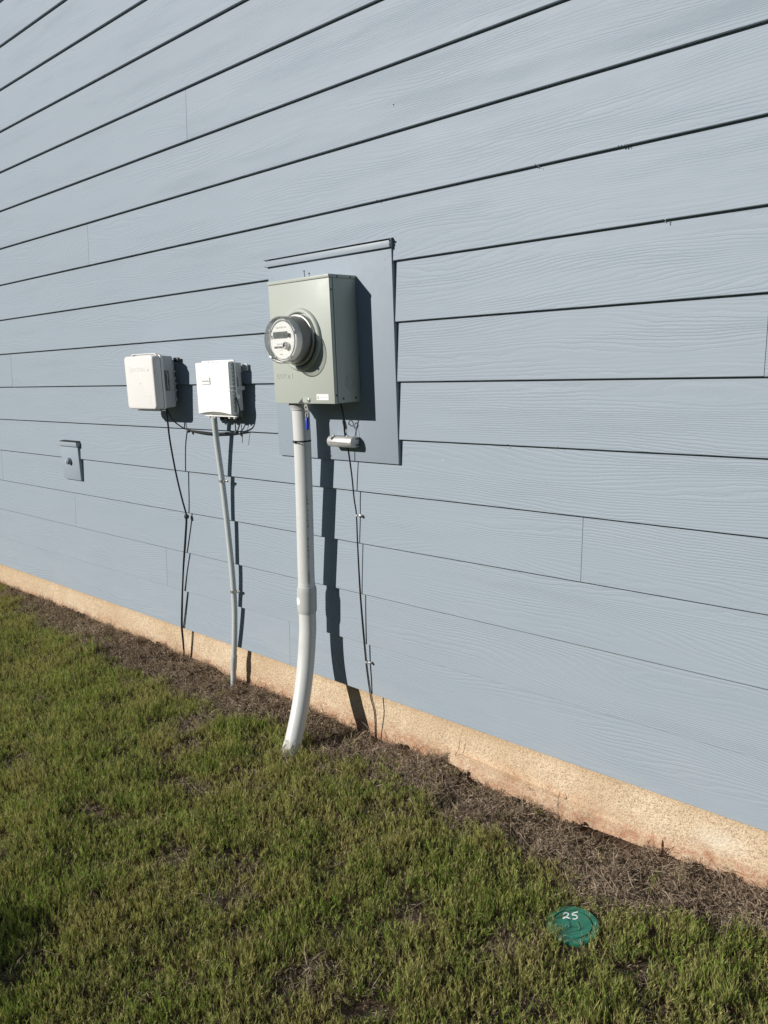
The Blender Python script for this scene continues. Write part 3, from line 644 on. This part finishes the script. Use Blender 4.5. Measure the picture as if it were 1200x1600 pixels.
tube_obj('loose_strand', M_BLACK, gw, [(-2.045, -.020, 1.264), (-2.034, -.016, 1.245), (-2.032, -.012, 1.215)], .0008, 6)
for x, y, z in ((-2.060, -.006, .922), (-2.044, -.006, .335)):
    bm = bmesh.new(); add_box(bm, x-.004, x+.006, y-.004, y+.008, z-.004, z+.004, .0015, 2); cl = bm_obj('wire_clip', bm, M_LGREY, gw, True)
    bm = bmesh.new(); lathe_y(bm, x+.018, z, [(.005, y+.008), (.005, y-.003), (.003, y-.004)], 10); bm_obj('clip_nail', bm, M_GALV, cl, True)
    bm = bmesh.new(); add_box(bm, x+.007, x+.018, y, y+.006, z-.003, z+.003); bm_obj('clip_arm', bm, M_LGREY, cl)
c1 = thing('drop_cable', 'black cable hanging from the warm white box down into the soil', 'cable', (-3.36, 0, .05))
K1 = [(-3.200, -.070, 1.315), (-3.208, -.064, 1.25), (-3.219, -.054, 1.161), (-3.215, -.040, 1.008), (-3.206, -.025, .883), (-3.203, -.012, .809), (-3.208, -.010, .772), (-3.236, -.010, .657), (-3.273, -.010, .522), (-3.311, -.010, .351), (-3.338, -.008, .22), (-3.352, .0, .14), (-3.372, .012, .04), (-3.376, .014, -.03)]
tube_obj('cable', M_BLACK, c1, K1, .0042, 10)
K1b = [(x+.003+.006*math.sin(z*7), y-.002, z) for x, y, z in K1 if z < .84]
tube_obj('second_strand', M_BLACK, c1, K1b, .0032, 8)
bm = bmesh.new(); add_box(bm, -3.212, -3.194, -.020, -.002, .786, .806, .004, 2); bm_obj('cable_clip', bm, M_BLACK, c1, True)
c2 = thing('link_cable', 'black cable sagging between the two plastic utility boxes', 'cable', (-2.95, -.02, 1.2))
tube_obj('cable', M_BLACK, c2, [(-3.196, -.070, 1.312), (-3.185, -.050, 1.262), (-3.165, -.026, 1.232), (-3.140, -.006, 1.214), (-3.034, -.006, 1.204), (-2.93, -.005, 1.202), (-2.832, -.005, 1.208), (-2.768, -.008, 1.218), (-2.720, -.030, 1.238), (-2.685, -.048, 1.266), (-2.672, -.055, 1.317), (-2.682, -.060, 1.368)], .0030, 10)
tube_obj('second_strand', M_BLACK, c2, [(-3.135, -.005, 1.213), (-3.03, -.005, 1.209), (-2.92, -.005, 1.2065), (-2.80, -.006, 1.214), (-2.765, -.014, 1.222), (-2.742, -.030, 1.250), (-2.728, -.040, 1.290)], .0026, 10)
bm = bmesh.new(); add_box(bm, -3.139, -3.126, -.014, .002, 1.201, 1.215, .004, 2); bm_obj('cable_clip', bm, M_BLACK, c2, True)
bm = bmesh.new(); add_box(bm, -2.775, -2.761, -.016, .002, 1.207, 1.221, .004, 2); bm_obj('cable_clip', bm, M_BLACK, c2, True)
lw = tube_obj('loose_wire', M_BLACK, None, [(-2.697, -.034, 1.295), (-2.708, -.024, 1.250), (-2.716, -.016, 1.215), (-2.722, -.014, 1.172)], .0014, 6)
tag(lw, 'short thin black wire end dangling below the white textured box', 'wire')

# ------------------------------------------------------------------ small mounting plate at the left
sp_ = thing('outlet_plate', 'small blue-grey plate with a round knob, low on the siding at far left', 'mounting plate', (-4.33, 0, .89))
box('plate', M_TRIM, sp_, (-4.437, -4.232, -.010, .012, .893, 1.085), bev=.001)
box('trim_cap', M_TRIMPALE, sp_, (-4.447, -4.224, -.020, .008, 1.0855, 1.1105), bev=.001)
bm = bmesh.new(); loft(bm, [[(x, .006, 1.1170), (x, -.0225, 1.1135), (x, -.0230, 1.1115), (x, .006, 1.1145)] for x in (-4.42, -4.225)]); bm_obj('shadow_gap_lip', bm, M_DARK, sp_)  # dark strip coloured in as the shadow line over this small cap
bm = bmesh.new(); lathe_y(bm, -4.338, 1.000, [(.019, -.0095), (.020, -.014), (.0185, -.026), (.013, -.032), (.006, -.034)], 28); kn = bm_obj('knob', bm, M_TRIM, sp_, True)
bm = bmesh.new(); lathe_y(bm, -4.340, .999, [(.009, -.0325), (.009, -.036), (.007, -.0365)], 16); bm_obj('knob_cap', bm, M_PVC2, kn, True)

# ------------------------------------------------------------------ green lid in the lawn
LX, LY = -.897, -.440
lz = .013
gl = thing('green_ground_lid', 'round green plastic lid marked 25, set flush in the lawn', 'lid', (LX, LY, 0))
gl.rotation_euler = (math.radians(2.5), math.radians(-1.5), 0)
bm = bmesh.new(); lathe_z(bm, LX, LY, [(.069, -.08), (.069, lz+.004), (.0655, lz+.0075), (.0525, lz+.0075), (.052, lz+.002)], 56, True, True); bm_obj('rim', bm, M_GREEN, gl, True)
bm = bmesh.new(); lathe_z(bm, LX, LY, [(.0495, lz), (.0495, lz+.0065), (.048, lz+.008)], 48); bm_obj('cap', bm, M_GREEN, gl, True)
for dx, dy, a in ((-.010, -.006, 12), (.016, .000, 12)):
    bm = bmesh.new(); add_box(bm, -.0035, .0035, -.015, .015, 0, .0022, .001, 1)
    bmesh.ops.transform(bm, verts=bm.verts, matrix=Matrix.Translation((LX+dx, LY+dy, lz+.0080)) @ Matrix.Rotation(math.radians(a+32), 4, 'Z')); bm_obj('grip_rib', bm, M_GREEN, gl, True)
def stroke(pts, closed=False):
    """brushed handwriting stroke lying on the lid; local (right, up) as the camera side reads it"""
    bm = bmesh.new(); ca, sa = math.cos(math.radians(38)), math.sin(math.radians(38))
    W3 = [(LX+a*ca-b*sa, LY+a*sa+b*ca, lz+.0088) for a, b in pts]
    tube(bm, smooth_path(W3, 5), .0019, 8)
    for v in bm.verts: v.co.z = lz+.0086+(v.co.z-(lz+.0088))*.3
    return bm_obj('painted_number', bm, M_PAINT, gl, True)
stroke([(-.020, .033), (-.014, .040), (-.007, .038), (-.007, .031), (-.016, .022), (-.022, .019), (-.018, .024), (-.009, .021), (-.004, .018)])
stroke([(.020, .042), (.008, .038), (.004, .031), (.012, .030), (.016, .023), (.010, .016), (.001, .017)])

# ------------------------------------------------------------------ dry weed stems at the foundation
def weed(x, y, z, h, seed, label):
    random.seed(seed); bm = bmesh.new()
    pts = [Vector((x, y, z))]; d = Vector((random.uniform(-.2, .2), -.05, 1)).normalized()
    for i in range(5): d = (d+Vector((random.gauss(0, .22), random.gauss(0, .08), 0))).normalized(); pts.append(pts[-1]+d*h/5)
    tube(bm, smooth_path(pts, 3), .0009, 5)
    for k in range(5):
        p = pts[random.randint(1, 4)]; q = p+Vector((random.uniform(-1, 1)*.018, random.uniform(-.01, 0), random.uniform(.004, .016))); tube(bm, [p, (p+q)/2+Vector((0, 0, .002)), q], .0006, 4)
    o = bm_obj('dry_weed', bm, M_TWIG, None); tag(o, label, 'weed', 'dry weeds along the foundation')
weed(-1.672, .026, -.02, .16, 2, 'tallest thin dry weed leaning on the foundation right of the wires')
weed(-1.975, .020, -.02, .09, 5, 'dry twiggy weed just right of the two thin wires')
weed(-1.20, .005, -.02, .10, 8, 'brown dry weed at the soil line behind the green lid')
weed(-1.29, .010, -.02, .08, 9, 'short dry weed at the end of the concrete lip')
weed(-2.79, .010, -.02, .13, 12, 'wispy dry weed on the foundation just right of the slim conduit')
weed(-2.70, .015, -.02, .09, 13, 'small dry weed between the slim conduit and the thick pipe')
weed(-3.15, .020, -.02, .09, 17, 'small dry weed between the black cable and the slim conduit')

# ------------------------------------------------------------------ lawn and thatch
def blade_strip(V, F, T, Rn, base, dirv, bend, ln, wd, t0, t1, rnd, segs=2):
    side = dirv.cross(Vector((0, 0, 1))); side = side.normalized() if side.length > 1e-4 else Vector((1, 0, 0))
    ang = random.random()*math.pi; side = (side*math.cos(ang)+dirv.cross(side)*math.sin(ang)).normalized()
    i0 = len(V); p = base.copy(); d = dirv.copy()
    for s_ in range(segs):
        w_ = wd*(1-.25*s_/segs); V.append(p-side*w_/2); V.append(p+side*w_/2); tt = t0+(t1-t0)*s_/segs; T += [tt, tt]; Rn += [rnd, rnd]
        p = p+d*ln/segs; d = (d+bend).normalized()
    V.append(p); T.append(t1); Rn.append(rnd)
    for s_ in range(segs-1): a = i0+2*s_; F.append((a, a+1, a+3, a+2))
    a = i0+2*(segs-1); F.append((a, a+1, a+2))
def finish_tuft(name, V, F, T, Rn, mat):
    me = bpy.data.meshes.new(name); me.from_pydata([tuple(v) for v in V], [], F)
    for nm, arr in (('tip', T), ('rnd', Rn)):
        at = me.attributes.new(nm, 'FLOAT', 'POINT'); at.data.foreach_set('value', arr)
    me.materials.append(mat); return bpy.data.objects.new(name, me)
def green_tuft(seed):
    random.seed(seed); V, F, T, Rn = [], [], [], []
    for s_ in range(9):
        a = random.random()*6.283; rr = .021*math.sqrt(random.random()); b = Vector((rr*math.cos(a), rr*math.sin(a), -.004))
        lean = Vector((b.x*12+random.gauss(0, .15), b.y*12+random.gauss(0, .15), 1)).normalized(); H = random.choice((random.uniform(.022, .036), random.uniform(.038, .070))); rnd = random.random()
        blade_strip(V, F, T, Rn, b, lean, Vector((0, 0, 0)), H, .0014, 0, .7, rnd, 2)
        nl = random.randint(7, 12)
        for k in range(nl):
            t = .18+.82*k/nl; p = b+lean*H*t; az = random.random()*6.283; el = random.uniform(.65, 1.3)
            d = (Vector((math.cos(az)*math.cos(el), math.sin(az)*math.cos(el), math.sin(el)))+lean*.3).normalized()
            blade_strip(V, F, T, Rn, p, d, Vector((random.gauss(0, .12), random.gauss(0, .12), -.12)), random.uniform(.008, .019)*(1.1-.3*t), random.uniform(.0009, .0016), t*.8, min(1, t+.35), min(1, max(0, rnd+random.gauss(0, .15))), 2)
    return finish_tuft('grass_tuft', V, F, T, Rn, M_GRASS)
def straw_tuft(seed):
    random.seed(seed); V, F, T, Rn = [], [], [], []
    for s_ in range(50):
        a = random.random()*6.283; rr = .034*math.sqrt(random.random()); b = Vector((rr*math.cos(a), rr*math.sin(a), random.uniform(-.002, .010)))
        az = random.random()*6.283; el = max(-.15, random.gauss(.35, .40))
        d = Vector((math.cos(az)*math.cos(el), math.sin(az)*math.cos(el), math.sin(el)))
        blade_strip(V, F, T, Rn, b, d, Vector((random.gauss(0, .3), random.gauss(0, .3), random.gauss(-.15, .25))), (random.uniform(.008, .026) if s_ % 24 else random.uniform(.05, .09)), random.uniform(.0009, .0019), .15+.3*random.random(), 1, random.random(), 3)
    return finish_tuft('straw_tuft', V, F, T, Rn, M_STRAW)
def scatter(name, protos, pts, rots, scs, idx, label, cat):
    col = bpy.data.collections.new(name+'_kinds')
    for i, o in enumerate(protos): o.name = '%s_%02d' % (name, i); col.objects.link(o)
    me = bpy.data.meshes.new(name); me.from_pydata(pts, [], [])
    at = me.attributes.new('rot', 'FLOAT_VECTOR', 'POINT'); at.data.foreach_set('vector', np.array(rots, dtype=np.float32).ravel())
    at = me.attributes.new('scl', 'FLOAT_VECTOR', 'POINT'); at.data.foreach_set('vector', np.array(scs, dtype=np.float32).ravel())
    at = me.attributes.new('idx', 'INT', 'POINT'); at.data.foreach_set('value', np.array(idx, dtype=np.int32))
    o = link(name, me); g = bpy.data.node_groups.new(name, 'GeometryNodeTree')
    g.interface.new_socket('Geometry', in_out='INPUT', socket_type='NodeSocketGeometry'); g.interface.new_socket('Geometry', in_out='OUTPUT', socket_type='NodeSocketGeometry')
    N = g.nodes; gi = N.new('NodeGroupInput'); go = N.new('NodeGroupOutput'); iop = N.new('GeometryNodeInstanceOnPoints'); ci = N.new('GeometryNodeCollectionInfo')
    ci.inputs['Collection'].default_value = col; ci.inputs['Separate Children'].default_value = True; ci.inputs['Reset Children'].default_value = True
    def na(nm, ty):
        n_ = N.new('GeometryNodeInputNamedAttribute'); n_.data_type = ty; n_.inputs[0].default_value = nm
        return next(s_ for s_ in n_.outputs if s_.enabled and s_.name == 'Attribute')
    L = g.links; L.new(gi.outputs[0], iop.inputs['Points']); L.new(ci.outputs[0], iop.inputs['Instance']); iop.inputs['Pick Instance'].default_value = True
    L.new(na('idx', 'INT'), iop.inputs['Instance Index'])
    e2r = N.new('FunctionNodeEulerToRotation'); L.new(na('rot', 'FLOAT_VECTOR'), e2r.inputs[0]); L.new(e2r.outputs[0], iop.inputs['Rotation'])
    L.new(na('scl', 'FLOAT_VECTOR'), iop.inputs['Scale']); L.new(iop.outputs[0], go.inputs[0])
    md = o.modifiers.new('scatter', 'NODES'); md.node_group = g
    tag(o, label, cat, kind='stuff'); return o
G_P, S_P = [], []
cell = .0235
random.seed(11)
Gd = dict(p=[], r=[], s=[], i=[]); Sd = dict(p=[], r=[], s=[], i=[])
def add(D, x, y, z, tilt, sc, n):
    D['p'].append((x, y, z)); D['r'].append((random.gauss(0, tilt), random.gauss(0, tilt), random.random()*6.283)); D['s'].append(sc); D['i'].append(random.randrange(n))
NG, NS = 12, 8
y = -4.4
def lawn(x0, x1, y0, y1, cell, big=1.0):
    yy = y0
    while yy < y1:
        xx = x0
        while xx < x1:
            x = xx+random.uniform(-.5, .5)*cell; y = yy+random.uniform(-.5, .5)*cell; xx += cell
            if y > .03: continue
            if -1.66 < x < -.9 and y > -.018: continue
            if math.hypot(x-LX, y-LY) < .060: continue
            for i in (0, ):
                b = bare_f(x, y) if (y > -1.4) else 0.0
                cl = mnoise.noise(Vector((x*6.5, y*6.5, 0)))+.8*mnoise.noise(Vector((x*17, y*17, 8)))+.4*mnoise.noise(Vector((x*37, y*37, 2)))
                z = gh(x, y)
                if random.random() > b*.985+.8*sstep(-.28, -.62, cl)*(x < .6)+.07:
                    hs = (.98+.50*cl)*(1-.35*b)*random.uniform(.8, 1.2); hs = max(.38, hs)
                    dl = math.hypot(x-LX, y-LY)
                    if dl < .09: hs *= .72
                    add(Gd, x, y, z, .14, (1.0*big, 1.0*big, hs*big), NG)
                if random.random() < max(b*1.0, .30 if cl < -.25 else .10) and big == 1.0 and math.hypot(x-LX, y-LY) > .078 and y < .03:
                    k = random.uniform(.75, 1.2); add(Sd, x, y, z, .3, (k, k, k*random.uniform(.6, 1.2)*(1+.7*cl)), NS)
                    if b > .4 and random.random() < .6: add(Sd, x+random.uniform(-.01, .01), min(y+random.uniform(-.01, .01), .03), z+.004, .5, (k, k, k), NS)
        yy += cell
lawn(-7.2, .4, -2.1, .035, .0232)
lawn(-11, -7.2, -4.4, .02, .06, 1.8); lawn(-7.2, .4, -4.4, -2.1, .05, 1.6); lawn(.4, 3.5, -4.4, .02, .06, 1.8)
for k in range(26):                                                    # small green sprigs come up through the thatch
    x = random.choice((-1.45, -1.28, -1.03, -1.62, -.8, -2.35, -1.88, -2.9))+random.gauss(0, .03); y = random.choice((-.05, -.12, -.16))+random.gauss(0, .02)
    add(Gd, x, min(y, .0), gh(x, y), .1, (.6, .6, .9), NG)
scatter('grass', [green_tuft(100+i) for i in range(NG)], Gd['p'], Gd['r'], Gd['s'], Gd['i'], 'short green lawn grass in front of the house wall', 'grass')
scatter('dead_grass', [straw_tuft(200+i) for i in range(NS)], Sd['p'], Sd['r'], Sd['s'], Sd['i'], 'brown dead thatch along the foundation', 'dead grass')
def clod(seed):
    random.seed(seed); bm = bmesh.new(); bmesh.ops.create_icosphere(bm, subdivisions=2, radius=1)
    for v in bm.verts: v.co *= 1+.45*mnoise.noise(v.co*1.6+Vector((seed, 0, 0)))
    me = bpy.data.meshes.new('clod'); bm.to_mesh(me); bm.free(); me.materials.append(M_SOIL); return bpy.data.objects.new('clod', me)
Cd = dict(p=[], r=[], s=[], i=[]); random.seed(77)
while len(Cd['p']) < 1500:
    x = random.uniform(-6, .3); y = -abs(random.gauss(0, .16))+.03
    if bare_f(x, y) < .5 and random.random() < .8: continue
    k = .0025+.0075*random.random()**3; add(Cd, x, y, gh(x, y)+k*.4+random.random()*.012, 1.5, (k*1.3, k, k*.8), 4)
scatter('soil_clods', [clod(i) for i in range(4)], Cd['p'], Cd['r'], Cd['s'], Cd['i'], 'small crumbs of brown soil in the dead thatch along the wall', 'soil')
print('tufts', len(Gd['p']), len(Sd['p']))

# ------------------------------------------------------------------ unseen shrub added outside the frame to shade the near left corner
def shrub(x, y, R_, H):
    t = thing('shrub', 'unseen rounded dark green shrub, added to shade the near lawn corner', 'shrub', (x, y, 0))
    random.seed(31); bm = bmesh.new()
    for k in range(7):
        a = k*.9; tube(bm, smooth_path([(x, y, -.02), (x+.08*math.cos(a), y+.08*math.sin(a), H*.3), (x+R_*.55*math.cos(a), y+R_*.55*math.sin(a), H*.7)], 4), .009, 6)
    bm_obj('stem', bm, M_TWIG, t, True)
    V, F, T, Rn = [], [], [], []
    for i in range(15000):
        u_ = random.gauss(0, 1), random.gauss(0, 1), random.gauss(0, 1); n_ = Vector(u_).normalized()
        rr = (random.random()**.35)*(1+.18*mnoise.noise(n_*2.5)); p = Vector((n_.x*R_*rr, n_.y*R_*rr, H*.5+n_.z*H*.5*rr))
        d = (n_+Vector((random.gauss(0, .6), random.gauss(0, .6), random.gauss(0, .6)))).normalized()
        blade_strip(V, F, T, Rn, p, d, Vector((0, 0, -.1)), random.uniform(.02, .035), .016, .5, 1, random.random(), 2)
    o = finish_tuft('crown', V, F, T, Rn, M_SHRUB); C.objects.link(o); o.parent = t
shrub(-2.84, -3.16, .40, .90)

# ------------------------------------------------------------------ unseen house added behind the camera to block low sky and deepen shadows
nh = thing('sky_block_house', 'unseen single-storey tan house behind the camera, added to block low sky', 'house', (-6, -15.5, 0))
box('wall', simple('tan_siding', (0.30, 0.26, 0.20), 0.8), nh, (-19, 8, -20, -11.4, -.1, 3.0), smooth=False)
bm = bmesh.new(); loft(bm, [[(x, -21, 3.005), (x, -10.9, 3.005), (x, -10.9, 3.12), (x, -15.7, 5.4), (x, -21, 3.12)] for x in (-19.6, 8.6)]); bm_obj('roof', bm, simple('grey_shingle', (0.07, 0.068, 0.065), 0.9), nh)
for x in (-14, -8.5, -2.5, 3.5):
    wf = box('window', M_LABEL, nh, (x-.6, x+.6, -11.397, -11.36, 1.0, 2.4)); box('pane', M_LCD, wf, (x-.54, x+.54, -11.358, -11.352, 1.06, 2.34), smooth=False)

for o in bpy.data.objects:
    if '_w' in o: del o['_w']
S.render.engine = 'CYCLES'
